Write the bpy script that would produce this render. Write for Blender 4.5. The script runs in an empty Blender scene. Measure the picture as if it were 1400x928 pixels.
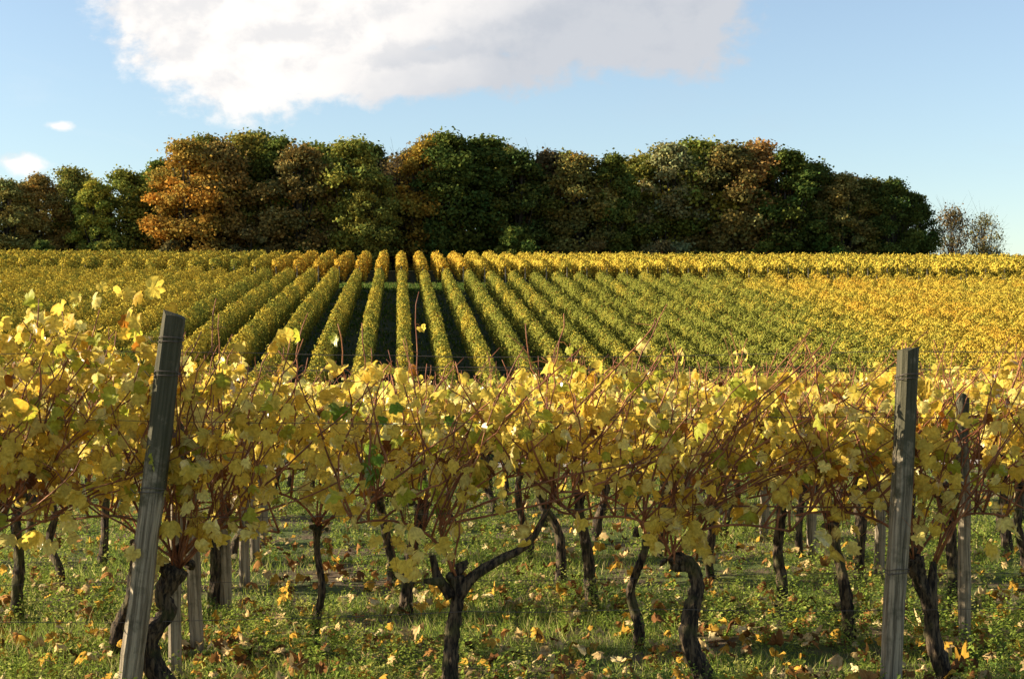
import bpy, bmesh, math, random
import numpy as np
from mathutils import Vector, Matrix

rnd = random.Random(11)
R = math.radians
scene = bpy.context.scene
COL = scene.collection

# ------------------------------------------------------------------ camera
EYE = 1.78
TH = R(4.43)                       # camera yaw to the right of the row direction
FPX = 2000.0                       # focal length in photo pixels (1400 wide)
cam_d = bpy.data.cameras.new('camera')
cam_d.sensor_width = 36.0
cam_d.lens = 36.0 * FPX / 1400.0
cam_d.clip_start = 0.05
cam_d.clip_end = 9000.0
cam = bpy.data.objects.new('camera', cam_d)
COL.objects.link(cam)
cam.location = (0, 0, EYE)
cam.rotation_euler = (R(90 - 0.2), 0, -TH)
scene.camera = cam

# ------------------------------------------------------------------ light
SUN_EL = R(19)
SUN_AZ = R(-86)                    # measured from +Y towards +X : sun stands to the left
sun_d = bpy.data.lights.new('sun', 'SUN')
sun_d.energy = 5.0
sun_d.angle = R(0.5)
sun_d.color = (1.0, 0.87, 0.66)
sun = bpy.data.objects.new('sun', sun_d)
COL.objects.link(sun)
SD = Vector((math.sin(SUN_AZ) * math.cos(SUN_EL), math.cos(SUN_AZ) * math.cos(SUN_EL), math.sin(SUN_EL)))
sun.rotation_euler = SD.to_track_quat('Z', 'Y').to_euler()
sun.location = (-40, 0, 30)

vs = scene.view_settings
scene.display_settings.display_device = 'sRGB'
vs.view_transform = 'Standard'
vs.look = 'None'
vs.gamma = 1.0
vs.exposure = 1.33
vs.use_curve_mapping = False
scene.cycles.max_bounces = 12
scene.cycles.diffuse_bounces = 7
scene.cycles.transmission_bounces = 8
scene.cycles.use_denoising = True


class NT:
    """small helper for node trees"""
    def __init__(self, tree):
        self.t = tree
    def n(self, kind, **kw):
        nd = self.t.nodes.new(kind)
        for k, v in kw.items():
            setattr(nd, k, v)
        return nd
    def put(self, sock, v):
        if isinstance(v, bpy.types.NodeSocket):
            self.t.links.new(v, sock)
        elif v is not None:
            sock.default_value = v
    def m(self, op, a, b=None, c=None, clamp=False):
        nd = self.n('ShaderNodeMath', operation=op, use_clamp=clamp)
        self.put(nd.inputs[0], a); self.put(nd.inputs[1], b); self.put(nd.inputs[2], c)
        return nd.outputs[0]
    def mix(self, f, a, b, blend='MIX'):
        nd = self.n('ShaderNodeMix', data_type='RGBA', blend_type=blend)
        self.put(nd.inputs[0], f); self.put(nd.inputs[6], a); self.put(nd.inputs[7], b)
        return nd.outputs[2]
    def ramp(self, v, lo, hi, a=0.0, b=1.0):
        nd = self.n('ShaderNodeMapRange', interpolation_type='SMOOTHSTEP')
        self.put(nd.inputs[0], v); self.put(nd.inputs[1], lo); self.put(nd.inputs[2], hi)
        self.put(nd.inputs[3], a); self.put(nd.inputs[4], b)
        return nd.outputs[0]
    def noise(self, vec, scale, detail=4.0, rough=0.55, dist=0.0):
        nd = self.n('ShaderNodeTexNoise')
        self.put(nd.inputs['Vector'], vec)
        nd.inputs['Scale'].default_value = scale
        nd.inputs['Detail'].default_value = detail
        nd.inputs['Roughness'].default_value = rough
        nd.inputs['Distortion'].default_value = dist
        return nd.outputs['Fac']
    def mapv(self, vec, scale=(1, 1, 1), loc=(0, 0, 0)):
        nd = self.n('ShaderNodeMapping')
        self.put(nd.inputs['Vector'], vec)
        nd.inputs['Scale'].default_value = scale
        nd.inputs['Location'].default_value = loc
        return nd.outputs[0]
    def xyz(self, x, y, z):
        nd = self.n('ShaderNodeCombineXYZ')
        self.put(nd.inputs[0], x); self.put(nd.inputs[1], y); self.put(nd.inputs[2], z)
        return nd.outputs[0]


# ------------------------------------------------------------------ world: sky and clouds
world = bpy.data.worlds.new('World')
scene.world = world
world.use_nodes = True
wt = world.node_tree
wt.nodes.clear()
W = NT(wt)
SKY_STRENGTH = 0.096
sky = W.n('ShaderNodeTexSky', sky_type='NISHITA')
sky.sun_disc = False
sky.sun_elevation = SUN_EL
sky.sun_rotation = SUN_AZ
sky.altitude = 200
sky.air_density = 1.0
sky.dust_density = 0.3
sky.ozone_density = 1.3
tc = W.n('ShaderNodeTexCoord')
dirv = tc.outputs['Generated']
sp = W.n('ShaderNodeSeparateXYZ'); W.put(sp.inputs[0], dirv)
azv = W.m('ARCTAN2', sp.outputs[0], sp.outputs[1])
elv = W.m('ARCSINE', sp.outputs[2])
P2 = W.xyz(azv, W.m('MULTIPLY', elv, 1.35), 0.0)          # cloud coordinates on the sky
P2s = W.mapv(P2, loc=(0.012, -0.012, 0.0))                # the same, a step towards the sun


def cloud_density(vec):
    s = W.n('ShaderNodeSeparateXYZ'); W.put(s.inputs[0], vec)
    a, e = s.outputs[0], s.outputs[1]
    def ell(ca, ce, ra, re):
        ce *= 1.35; re *= 1.35
        da = W.m('DIVIDE', W.m('SUBTRACT', a, ca), ra)
        de = W.m('DIVIDE', W.m('SUBTRACT', e, ce), re)
        return W.m('SUBTRACT', 1.0, W.m('SQRT', W.m('ADD', W.m('MULTIPLY', da, da), W.m('MULTIPLY', de, de))))
    big = ell(-0.112, 0.212, 0.098, 0.074)
    for q in ((-0.06, 0.190, 0.12, 0.042), (0.04, 0.235, 0.20, 0.066), (0.140, 0.220, 0.122, 0.060), (0.02, 0.178, 0.10, 0.022)):
        big = W.m('SMOOTH_MAX', big, ell(*q), 0.12)
    for q in ((-0.240, 0.110, 0.022, 0.008), (-0.268, 0.098, 0.012, 0.008), (-0.222, 0.135, 0.013, 0.004), (0.433, 0.072, 0.022, 0.012),
              (-0.9, 0.25, 0.35, 0.09), (0.95, 0.30, 0.30, 0.07), (2.3, 0.25, 0.5, 0.1), (-2.2, 0.3, 0.5, 0.1)):
        big = W.m('MAXIMUM', big, W.m('MULTIPLY', ell(*q), 0.40))
    n1 = W.noise(vec, 17.0, 10.0, 0.58, 0.15)
    n2 = W.noise(W.mapv(vec, loc=(3.1, 1.7, 0)), 52.0, 7.0, 0.62, 0.1)
    nn = W.m('ADD', W.m('MULTIPLY', W.m('SUBTRACT', n1, 0.5), 1.5), W.m('MULTIPLY', W.m('SUBTRACT', n2, 0.5), 0.42))
    return W.m('ADD', big, nn)


d0 = cloud_density(P2)
d1 = cloud_density(P2s)
alpha = W.ramp(d0, 0.0, 0.34)
wisp_n = W.noise(W.mapv(P2, scale=(1.0, 2.2, 1.0)), 7.0, 7.0, 0.6, 0.6)
wisp = W.m('MULTIPLY', W.ramp(wisp_n, 0.55, 0.78), W.ramp(elv, 0.02, 0.2, 0.34, 0.06))
lit = W.ramp(W.m('SUBTRACT', d0, d1), -0.25, 0.22)                         # the sunward edge of every billow
thick = W.ramp(W.m('SUBTRACT', W.m('ADD', azv, W.m('MULTIPLY', W.noise(P2, 16.0, 4.0), 0.12)), W.m('MULTIPLY', W.m('SUBTRACT', elv, 0.2), 1.2)), 0.01, 0.17)   # thick grey body to the right
shade = W.m('MULTIPLY', W.m('ADD', W.m('MULTIPLY', lit, 0.36), 0.64), W.m('SUBTRACT', 1.0, W.m('MULTIPLY', thick, 0.72)))
ccol = W.mix(shade, (0.43, 0.485, 0.575, 1), (1.08, 1.03, 0.98, 1))
skyc = W.mix(1.0, sky.outputs[0], W.mix(W.ramp(elv, 0.0, 0.26), (0.70, 0.72, 0.74, 1), (0.92, 0.86, 0.84, 1)), 'MULTIPLY')
bg1 = W.n('ShaderNodeBackground'); W.put(bg1.inputs[0], skyc); bg1.inputs[1].default_value = SKY_STRENGTH
bg2 = W.n('ShaderNodeBackground'); W.put(bg2.inputs[0], ccol); bg2.inputs[1].default_value = 0.415
mx = W.n('ShaderNodeMixShader')
W.put(mx.inputs[0], W.m('MAXIMUM', alpha, W.m('MULTIPLY', wisp, 0.8)))
W.put(mx.inputs[1], bg1.outputs[0]); W.put(mx.inputs[2], bg2.outputs[0])
wo = W.n('ShaderNodeOutputWorld'); W.put(wo.inputs[0], mx.outputs[0])

# ------------------------------------------------------------------ helpers: placing
CT, ST = math.cos(TH), math.sin(TH)


def at(px, Y, py=None):
    """world X (and Z) of a photo column/line on the plane at distance Y"""
    u = (px - 700.0) / FPX
    dx, dy = ST + CT * u, CT - ST * u
    x = Y * dx / dy
    if py is None:
        return x
    return x, EYE + (457.0 - py) / FPX * Y / dy


def to_px(x, Y):
    dep = x * ST + Y * CT
    return 700.0 + FPX * (x * CT - Y * ST) / dep


_PY = np.array([-60, 0, 12, 20, 24, 32, 42, 48, 59.5, 74, 102, 117, 130, 146, 158, 175, 260, 400, 900, 3000, 7000], float)
_PZ = np.array([0.3, 0, 0, -0.16, -0.35, -1.4, -2.45, -2.05, -0.68, 1.10, 4.05, 5.60, 6.85, 8.15, 8.55, 8.6, 7.5, 4.0, -14, -90, -240], float)


def gz(Y):
    """height of the ground: it changes only up the slope"""
    # smooth the broken line with a small window
    Y = np.asarray(Y, float)
    s = 0
    for o in (-2.0, -1.0, 0.0, 1.0, 2.0):
        s = s + np.interp(Y + o * np.clip(Y / 40.0, 0.3, 3.0), _PY, _PZ)
    return s / 5.0


def tilt(x):
    """the hillside leans: slope (per metre of Y below Y=120) that lifts its left flank and drops its right one"""
    return 0.00150 * 16.0 * np.tanh(np.asarray(x, float) / 16.0)


def lean(x, y):
    y = np.asarray(y, float)
    return tilt(x) * (np.minimum(y, 120.0) - 120.0) * np.clip((y - 26.0) / 16.0, 0, 1)


NUM = ['zeroth', 'first', 'second', 'third', 'fourth', 'fifth', 'sixth', 'seventh', 'eighth', 'ninth', 'tenth', 'eleventh', 'twelfth',
       'thirteenth', 'fourteenth', 'fifteenth', 'sixteenth', 'seventeenth', 'eighteenth', 'nineteenth']
TENS = {20: ('twentieth', 'twenty'), 30: ('thirtieth', 'thirty'), 40: ('fortieth', 'forty'), 50: ('fiftieth', 'fifty')}


def nth(n):
    if n < 20:
        return NUM[n]
    t = n // 10 * 10
    return TENS[t][0] if n == t else TENS[t][1] + '-' + NUM[n - t]


def tag(o, label=None, cat=None, group=None, kind=None):
    if label: o['label'] = label
    if cat: o['category'] = cat
    if group: o['group'] = group
    if kind: o['kind'] = kind
    return o


def empty(name, loc, rz=0.0, scale=1.0):
    o = bpy.data.objects.new(name, None)
    o.empty_display_size = 0.2
    o.location = loc
    o.rotation_euler = (0, 0, rz)
    o.scale = (scale,) * 3
    COL.objects.link(o)
    return o


def link(name, mesh, parent=None):
    o = bpy.data.objects.new(name, mesh)
    COL.objects.link(o)
    if parent is not None:
        o.parent = parent
    return o


# ------------------------------------------------------------------ helpers: meshes from numpy arrays
def make_mesh(name, V, T, mat, cols=None, smooth=True):
    """V (n,3); T (m,3) triangles; cols (n,3) optional"""
    me = bpy.data.meshes.new(name)
    V = np.ascontiguousarray(V, np.float32); T = np.ascontiguousarray(T, np.int32)
    me.vertices.add(len(V)); me.vertices.foreach_set('co', V.ravel())
    me.loops.add(T.size); me.loops.foreach_set('vertex_index', T.ravel())
    me.polygons.add(len(T)); me.polygons.foreach_set('loop_start', np.arange(0, T.size, 3, dtype=np.int32))
    me.update(calc_edges=True)
    if smooth:
        me.polygons.foreach_set('use_smooth', np.ones(len(T), bool))
    if cols is not None:
        a = me.color_attributes.new('tint', 'FLOAT_COLOR', 'POINT')
        c4 = np.ones((len(V), 4), np.float32); c4[:, :3] = cols
        a.data.foreach_set('color', c4.ravel())
    me.materials.append(mat)
    return me


class Acc:
    """collects pieces of ONE part"""
    def __init__(self):
        self.V, self.T, self.C, self.n = [], [], [], 0
    def add(self, V, T, C=None):
        self.V.append(np.asarray(V, float)); self.T.append(np.asarray(T, int) + self.n)
        if C is not None:
            C = np.asarray(C, float)
            if C.ndim == 1:
                C = np.tile(C, (len(V), 1))
            self.C.append(C)
        self.n += len(V)
    def mesh(self, name, mat, smooth=True):
        return make_mesh(name, np.concatenate(self.V), np.concatenate(self.T), mat, np.concatenate(self.C) if self.C else None, smooth)


def tube(pts, rad, seg=6, rough=0.0, rs=None, cap=True, ridges=0, twist=0.0):
    """tapered tube along points"""
    P = np.asarray(pts, float); n = len(P)
    rad = np.broadcast_to(np.asarray(rad, float), (n,))
    Tn = np.gradient(P, axis=0); Tn /= np.linalg.norm(Tn, axis=1, keepdims=True) + 1e-9
    ref = np.array([0.13, 0.97, 0.21]) if abs(Tn[0, 1]) < 0.8 else np.array([0.97, 0.13, 0.21])
    A = np.cross(Tn, ref); A /= np.linalg.norm(A, axis=1, keepdims=True) + 1e-9
    B = np.cross(Tn, A)
    ang = np.linspace(0, 2 * np.pi, seg, endpoint=False)
    rr = np.tile(rad[:, None], (1, seg))
    if rough and rs is not None:
        rr = rr * (1 + rough * rs.uniform(-1, 1, (n, seg)))
    if ridges:
        tw = np.linspace(0, twist, n)[:, None]
        rr = rr * (1 + 0.13 * np.sin(ridges * (ang[None, :] + tw)) + 0.07 * np.sin((ridges * 2 + 1) * (ang[None, :] - 0.7 * tw) + 1.3))
    V = P[:, None, :] + rr[..., None] * (np.cos(ang)[None, :, None] * A[:, None, :] + np.sin(ang)[None, :, None] * B[:, None, :])
    V = V.reshape(-1, 3)
    T = []
    for i in range(n - 1):
        for j in range(seg):
            a, b = i * seg + j, i * seg + (j + 1) % seg
            c, d = a + seg, b + seg
            T.append((a, b, d)); T.append((a, d, c))
    if cap:
        V = np.vstack([V, P[0], P[-1]])
        k0, k1 = n * seg, n * seg + 1
        for j in range(seg):
            T.append((k0, (j + 1) % seg, j)); T.append((k1, (n - 1) * seg + j, (n - 1) * seg + (j + 1) % seg))
    return V, np.array(T)


def bez(p0, p1, p2, p3, n):
    t = np.linspace(0, 1, n)[:, None]
    p0, p1, p2, p3 = (np.asarray(p, float) for p in (p0, p1, p2, p3))
    return (1 - t) ** 3 * p0 + 3 * (1 - t) ** 2 * t * p1 + 3 * (1 - t) * t ** 2 * p2 + t ** 3 * p3


def spline(pts, n):
    """smooth curve through points (Catmull-Rom), resampled"""
    P = np.asarray(pts, float)
    Q = np.vstack([2 * P[0] - P[1], P, 2 * P[-1] - P[-2]])
    out = []
    m = len(P) - 1
    for s in np.linspace(0, m, n):
        i = min(int(s), m - 1); t = s - i
        a, b, c, d = Q[i], Q[i + 1], Q[i + 2], Q[i + 3]
        out.append(0.5 * (2 * b + (c - a) * t + (2 * a - 5 * b + 4 * c - d) * t * t + (3 * b - a - 3 * c + d) * t ** 3))
    return np.array(out)


def unit(v):
    return v / (np.linalg.norm(v, axis=-1, keepdims=True) + 1e-9)


# vine leaf outlines (petiole at the origin, tip at +y), half outline mirrored
_half = [(0.13, 0.83), (0.20, 0.68), (0.40, 0.80), (0.47, 0.62), (0.40, 0.47), (0.60, 0.40), (0.57, 0.18), (0.46, -0.02), (0.27, -0.19), (0.08, -0.08)]
_out = [(0.0, 1.0)] + _half + [(0.0, 0.03)] + [(-x, y) for x, y in reversed(_half)]
_o = np.array(_out); _n = len(_o)
_mid = np.array([0.0, 0.28]) + 0.55 * (_o - np.array([0.0, 0.28]))
LEAF_HI_V = np.vstack([[[0.0, 0.28]], _mid, _o])
LEAF_HI_T = []
for i in range(_n):
    j = (i + 1) % _n
    LEAF_HI_T += [(0, 1 + j, 1 + i), (1 + i, 1 + j, 1 + _n + j), (1 + i, 1 + _n + j, 1 + _n + i)]
LEAF_HI_T = np.array(LEAF_HI_T)
_h2 = [(0.2, 0.7), (0.48, 0.72), (0.56, 0.3), (0.36, -0.12)]
_o2 = np.array([(0.0, 1.0)] + _h2 + [(0.0, 0.0)] + [(-x, y) for x, y in reversed(_h2)])
LEAF_LO_V = np.vstack([[[0.0, 0.28]], _o2])
LEAF_LO_T = np.array([(0, 1 + (i + 1) % len(_o2), 1 + i) for i in range(len(_o2))])
QUAD_V = np.array([(0.0, 0.0), (0.5, 0.45), (0.0, 1.0), (-0.5, 0.5)])
QUAD_T = np.array([(0, 1, 2), (0, 2, 3)])
BLADE_V = np.array([(-0.5, 0.0), (0.5, 0.0), (0.38, 0.55), (-0.38, 0.55), (0.0, 1.0)])
BLADE_T = np.array([(0, 1, 2), (0, 2, 3), (3, 2, 4)])


def place_leaves(rs, pos, tip, nrm, size, LV, LT, cols, curl=0.5, ripple=0.06, edge=None):
    """instances of a leaf outline; returns V, T, C"""
    N = len(pos); n = len(LV)
    tip = unit(tip); side = unit(np.cross(tip, nrm)); nn = np.cross(side, tip)
    x = LV[None, :, 0] * (1 + rs.uniform(-0.15, 0.15, (N, 1))); y = np.tile(LV[None, :, 1], (N, 1))
    a = rs.normal(0.35, 0.6, (N, 1)) * curl * 2; b = rs.normal(0.25, 0.45, (N, 1)) * curl * 2
    fold = np.abs(x) * rs.normal(0.0, 0.55, (N, 1)) * curl
    z = -a * x * x - b * (y - 0.2) ** 2 + fold + ripple * rs.normal(0, 1, (N, n))
    if LV is LEAF_HI_V:
        y = y + 0.02 * rs.normal(0, 1, (N, n)); x = x + 0.02 * rs.normal(0, 1, (N, n))
    s = np.asarray(size).reshape(N, 1)
    V = pos[:, None, :] + (s * x)[..., None] * side[:, None, :] + (s * y)[..., None] * tip[:, None, :] + (s * z)[..., None] * nn[:, None, :]
    T = (LT[None] + (np.arange(N) * n)[:, None, None]).reshape(-1, 3)
    C = np.repeat(cols[:, None, :], n, axis=1)
    if edge is not None and LV is LEAF_HI_V:
        w = np.zeros((1, n, 1)); w[0, 1 + _n:, 0] = 1.0
        C = C * (1 - w * edge[:, None, None]) + w * edge[:, None, None] * np.array([0.28, 0.12, 0.03])
    return V.reshape(-1, 3), T, C.reshape(-1, 3)


# ------------------------------------------------------------------ materials
def new_mat(name):
    m = bpy.data.materials.new(name); m.use_nodes = True
    m.node_tree.nodes.clear()
    return m, NT(m.node_tree)


def leaf_material(name, trans=0.45, gloss=0.10, rough=0.45, use_obj=False, var_scale=None):
    m, N = new_mat(name)
    at_ = N.n('ShaderNodeAttribute', attribute_name='tint')
    c = at_.outputs['Color']
    geo = N.n('ShaderNodeNewGeometry')
    if use_obj:
        oi = N.n('ShaderNodeObjectInfo')
        c = N.mix(1.0, c, oi.outputs['Color'], 'MULTIPLY')
    if var_scale:
        nz = N.noise(geo.outputs['Position'], var_scale, 4.0)
        c = N.mix(1.0, c, N.mix(N.ramp(nz, 0.3, 0.7), (0.80, 0.74, 0.62, 1), (1.12, 1.12, 1.1, 1)), 'MULTIPLY')
    df = N.n('ShaderNodeBsdfDiffuse'); N.put(df.inputs[0], c)
    tr = N.n('ShaderNodeBsdfTranslucent'); N.put(tr.inputs[0], N.mix(1.0, c, (1.04, 1.03, 0.95, 1), 'MULTIPLY'))
    m1 = N.n('ShaderNodeMixShader'); m1.inputs[0].default_value = trans
    N.put(m1.inputs[1], df.outputs[0]); N.put(m1.inputs[2], tr.outputs[0])
    gl = N.n('ShaderNodeBsdfGlossy'); gl.inputs['Roughness'].default_value = rough
    gl.inputs[0].default_value = (1, 1, 1, 1)
    fr = N.n('ShaderNodeFresnel'); fr.inputs[0].default_value = 1.4
    m2 = N.n('ShaderNodeMixShader')
    N.put(m2.inputs[0], N.m('MULTIPLY', fr.outputs[0], gloss * 6))
    N.put(m2.inputs[1], m1.outputs[0]); N.put(m2.inputs[2], gl.outputs[0])
    o = N.n('ShaderNodeOutputMaterial'); N.put(o.inputs[0], m2.outputs[0])
    return m


def solid_material(name, colf, rough=0.85, bumpf=None, bump=0.3, dist=0.02):
    m, N = new_mat(name)
    b = N.n('ShaderNodeBsdfPrincipled')
    b.inputs['Roughness'].default_value = rough
    b.inputs['Specular IOR Level'].default_value = 0.25
    N.put(b.inputs['Base Color'], colf(N))
    if bumpf:
        bp = N.n('ShaderNodeBump'); bp.inputs['Strength'].default_value = bump; bp.inputs['Distance'].default_value = dist
        N.put(bp.inputs['Height'], bumpf(N)); N.put(b.inputs['Normal'], bp.outputs[0])
    o = N.n('ShaderNodeOutputMaterial'); N.put(o.inputs[0], b.outputs[0])
    return m


def gpos(N):
    return N.n('ShaderNodeNewGeometry').outputs['Position']


def opos(N):
    return N.n('ShaderNodeTexCoord').outputs['Object']


def bark_col(N):
    p = gpos(N)
    f = N.noise(N.mapv(p, scale=(1, 1, 0.18)), 60.0, 5.0, 0.65)
    c = N.mix(N.ramp(f, 0.40, 0.64), (0.012, 0.008, 0.006, 1), (0.125, 0.086, 0.048, 1))
    g = N.ramp(N.noise(p, 7.0, 3.0), 0.50, 0.68)
    return N.mix(N.m('MULTIPLY', g, 0.55), c, (0.070, 0.070, 0.018, 1))


def bark_bump(N):
    return N.noise(N.mapv(gpos(N), scale=(1, 1, 0.15)), 70.0, 5.0, 0.7)


def cane_col(N):
    p = gpos(N)
    f = N.noise(p, 9.0, 3.0)
    c = N.mix(N.ramp(f, 0.35, 0.7), (0.17, 0.055, 0.024, 1), (0.36, 0.14, 0.055, 1))
    return N.mix(N.ramp(N.noise(p, 160.0, 2.0), 0.62, 0.7), c, (0.06, 0.025, 0.015, 1))


def post_col(N):
    p = opos(N)
    st = N.noise(N.mapv(p, scale=(1, 1, 0.035)), 75.0, 6.0, 0.65)
    c = N.mix(N.ramp(st, 0.36, 0.64), (0.105, 0.080, 0.050, 1), (0.34, 0.275, 0.185, 1))
    crack = N.ramp(N.noise(N.mapv(p, scale=(1, 1, 0.02), loc=(3, 1, 0)), 38.0, 3.0, 0.5), 0.64, 0.69)
    c = N.mix(N.m('MULTIPLY', crack, 0.85), c, (0.02, 0.018, 0.015, 1))
    blot = N.noise(p, 8.0, 5.0, 0.65)
    sp_ = N.n('ShaderNodeSeparateXYZ'); N.put(sp_.inputs[0], p)
    up = N.ramp(sp_.outputs[2], 0.75, 1.55)
    alg = N.ramp(N.m('ADD', blot, N.m('MULTIPLY', up, 0.34)), 0.50, 0.74)
    return N.mix(N.m('MULTIPLY', alg, 0.85), c, (0.036, 0.036, 0.016, 1))


def post_bump(N):
    p = opos(N)
    return N.m('ADD', N.noise(N.mapv(p, scale=(1, 1, 0.035)), 75.0, 6.0, 0.65), N.noise(p, 90.0, 3.0))


def tree_bark_col(N):
    f = N.noise(N.mapv(gpos(N), scale=(1, 1, 0.2)), 5.0, 5.0)
    return N.mix(f, (0.02, 0.016, 0.012, 1), (0.075, 0.062, 0.048, 1))


def ground_col(N):
    p = gpos(N)
    s = N.n('ShaderNodeSeparateXYZ'); N.put(s.inputs[0], p)
    soil = N.mix(N.noise(p, 9.0, 8.0, 0.7), (0.05, 0.033, 0.018, 1), (0.21, 0.145, 0.085, 1))
    grass = N.mix(N.noise(p, 3.0, 7.0, 0.7), (0.035, 0.055, 0.012, 1), (0.115, 0.145, 0.03, 1))
    near = N.mix(N.ramp(N.noise(p, 1.6, 5.0, 0.6), 0.38, 0.56), soil, grass)
    hill = N.mix(N.noise(p, 0.8, 6.0, 0.65), (0.014, 0.024, 0.005, 1), (0.07, 0.075, 0.02, 1))
    far = N.ramp(s.outputs[1], 22.0, 40.0)
    c = N.mix(far, near, hill)
    band = N.m('MULTIPLY', N.ramp(s.outputs[1], 111.5, 113.5), N.ramp(s.outputs[1], 121.0, 119.0))
    lush = N.mix(N.noise(p, 1.2, 6.0, 0.7), (0.055, 0.085, 0.016, 1), (0.12, 0.16, 0.036, 1))
    c = N.mix(band, c, lush)
    return c


def ground_bump(N):
    p = gpos(N)
    return N.m('ADD', N.noise(p, 6.0, 8.0, 0.7), N.m('MULTIPLY', N.noise(p, 40.0, 4.0), 0.4))


def path_col(N):
    p = gpos(N)
    return N.mix(N.noise(p, 14.0, 8.0, 0.7), (0.20, 0.155, 0.12, 1), (0.46, 0.39, 0.33, 1))


M_LEAF = leaf_material('vine_leaf', 0.56, 0.025, 0.5, var_scale=70.0)
M_LEAF_FAR = leaf_material('vine_leaf_plain', 0.56, 0.025, 0.5)
M_HEDGE = None
M_TREE = leaf_material('tree_leaf', 0.25, 0.0, 0.6, use_obj=True)
M_GRASS = leaf_material('grass_blade', 0.5, 0.0, 0.5)
M_LITTER = leaf_material('fallen_leaf', 0.12, 0.0, 0.6, var_scale=60.0)
M_BARK = solid_material('vine_bark', bark_col, 0.9, bark_bump, 0.9, 0.012)
M_CANE = solid_material('vine_cane', cane_col, 0.55)
M_POST = solid_material('weathered_wood', post_col, 0.85, post_bump, 0.55, 0.006)
M_WIRE = solid_material('rusty_wire', lambda N: N.mix(N.noise(gpos(N), 25.0), (0.05, 0.032, 0.02, 1), (0.16, 0.13, 0.11, 1)), 0.6)
M_TBARK = solid_material('tree_bark', tree_bark_col, 0.9)
M_GROUND = solid_material('soil_and_turf', ground_col, 0.95, ground_bump, 0.8, 0.05)
M_PATH = solid_material('gravel_track', path_col, 0.95)


def hedge_material():
    """hillside vines: object colour r = share of gold leaves, g = share of orange leaves"""
    m, N = new_mat('hill_vine_leaf')
    at_ = N.n('ShaderNodeAttribute', attribute_name='tint')
    s = N.n('ShaderNodeSeparateColor'); N.put(s.inputs[0], at_.outputs['Color'])
    oi = N.n('ShaderNodeObjectInfo')
    oc = N.n('ShaderNodeSeparateColor'); N.put(oc.inputs[0], oi.outputs['Color'])
    p = gpos(N)
    patch = N.noise(p, 0.22, 4.0, 0.6)
    fine = N.noise(p, 0.9, 4.0, 0.6)
    pv = N.m('ADD', N.m('MULTIPLY', N.m('SUBTRACT', patch, 0.5), 1.5), N.m('MULTIPLY', N.m('SUBTRACT', fine, 0.5), 1.0))
    gold = N.m('ADD', N.m('ADD', oc.outputs[0], pv), N.m('MULTIPLY', N.m('SUBTRACT', s.outputs[0], 0.5), 0.52))
    green = N.mix(s.outputs[1], (0.155, 0.165, 0.027, 1), (0.265, 0.258, 0.046, 1))
    yell = N.mix(s.outputs[1], (0.42, 0.315, 0.042, 1), (0.58, 0.43, 0.06, 1))
    oran = N.mix(s.outputs[1], (0.46, 0.27, 0.034, 1), (0.60, 0.36, 0.045, 1))
    warm = N.mix(N.ramp(N.m('ADD', N.m('ADD', oc.outputs[1], N.m('MULTIPLY', pv, 0.7)), N.m('MULTIPLY', N.m('SUBTRACT', s.outputs[2], 0.5), 0.4)), 0.35, 0.65), yell, oran)
    c = N.mix(N.ramp(gold, 0.30, 0.70), green, warm)
    c = N.mix(N.ramp(s.outputs[2], 0.955, 0.96), c, (0.16, 0.065, 0.02, 1))
    df = N.n('ShaderNodeBsdfDiffuse'); N.put(df.inputs[0], c)
    tr = N.n('ShaderNodeBsdfTranslucent'); N.put(tr.inputs[0], c)
    m1 = N.n('ShaderNodeMixShader'); m1.inputs[0].default_value = 0.12
    N.put(m1.inputs[1], df.outputs[0]); N.put(m1.inputs[2], tr.outputs[0])
    o = N.n('ShaderNodeOutputMaterial'); N.put(o.inputs[0], m1.outputs[0])
    return m


M_HEDGE = hedge_material()

# ------------------------------------------------------------------ the ground
ys = np.unique(np.concatenate([np.arange(-60, 0, 6), np.arange(0, 26, 0.2), np.arange(26, 180, 1.0), np.arange(180, 420, 10), np.array([500, 700, 900, 1500, 3000, 5000, 7000])]))
xs = np.unique(np.concatenate([-np.geomspace(14, 6000, 24), np.arange(-14, 14.01, 0.25), np.geomspace(14, 6000, 24)]))
gx, gy = np.meshgrid(xs, ys)
gzz = gz(gy) + lean(gx, gy)
rsg = np.random.RandomState(3)
bump = np.sin(gx * 2.1 + 1.3 * np.sin(gy * 1.1)) * np.sin(gy * 2.7 + 0.4) * 0.018 + rsg.normal(0, 0.008, gx.shape)
gzz = gzz + np.where((np.abs(gx) < 14) & (gy > 0) & (gy < 26), bump, 0)
ny, nx = gx.shape
idx = np.arange(ny * nx).reshape(ny, nx)
a, b, c_, d = idx[:-1, :-1].ravel(), idx[:-1, 1:].ravel(), idx[1:, 1:].ravel(), idx[1:, :-1].ravel()
T = np.concatenate([np.stack([a, b, c_], 1), np.stack([a, c_, d], 1)])
ground = link('ground', make_mesh('ground', np.stack([gx.ravel(), gy.ravel(), gzz.ravel()], 1), T, M_GROUND))
tag(ground, 'green and brown vineyard ground sloping up to the wood', 'ground', kind='structure')

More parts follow.
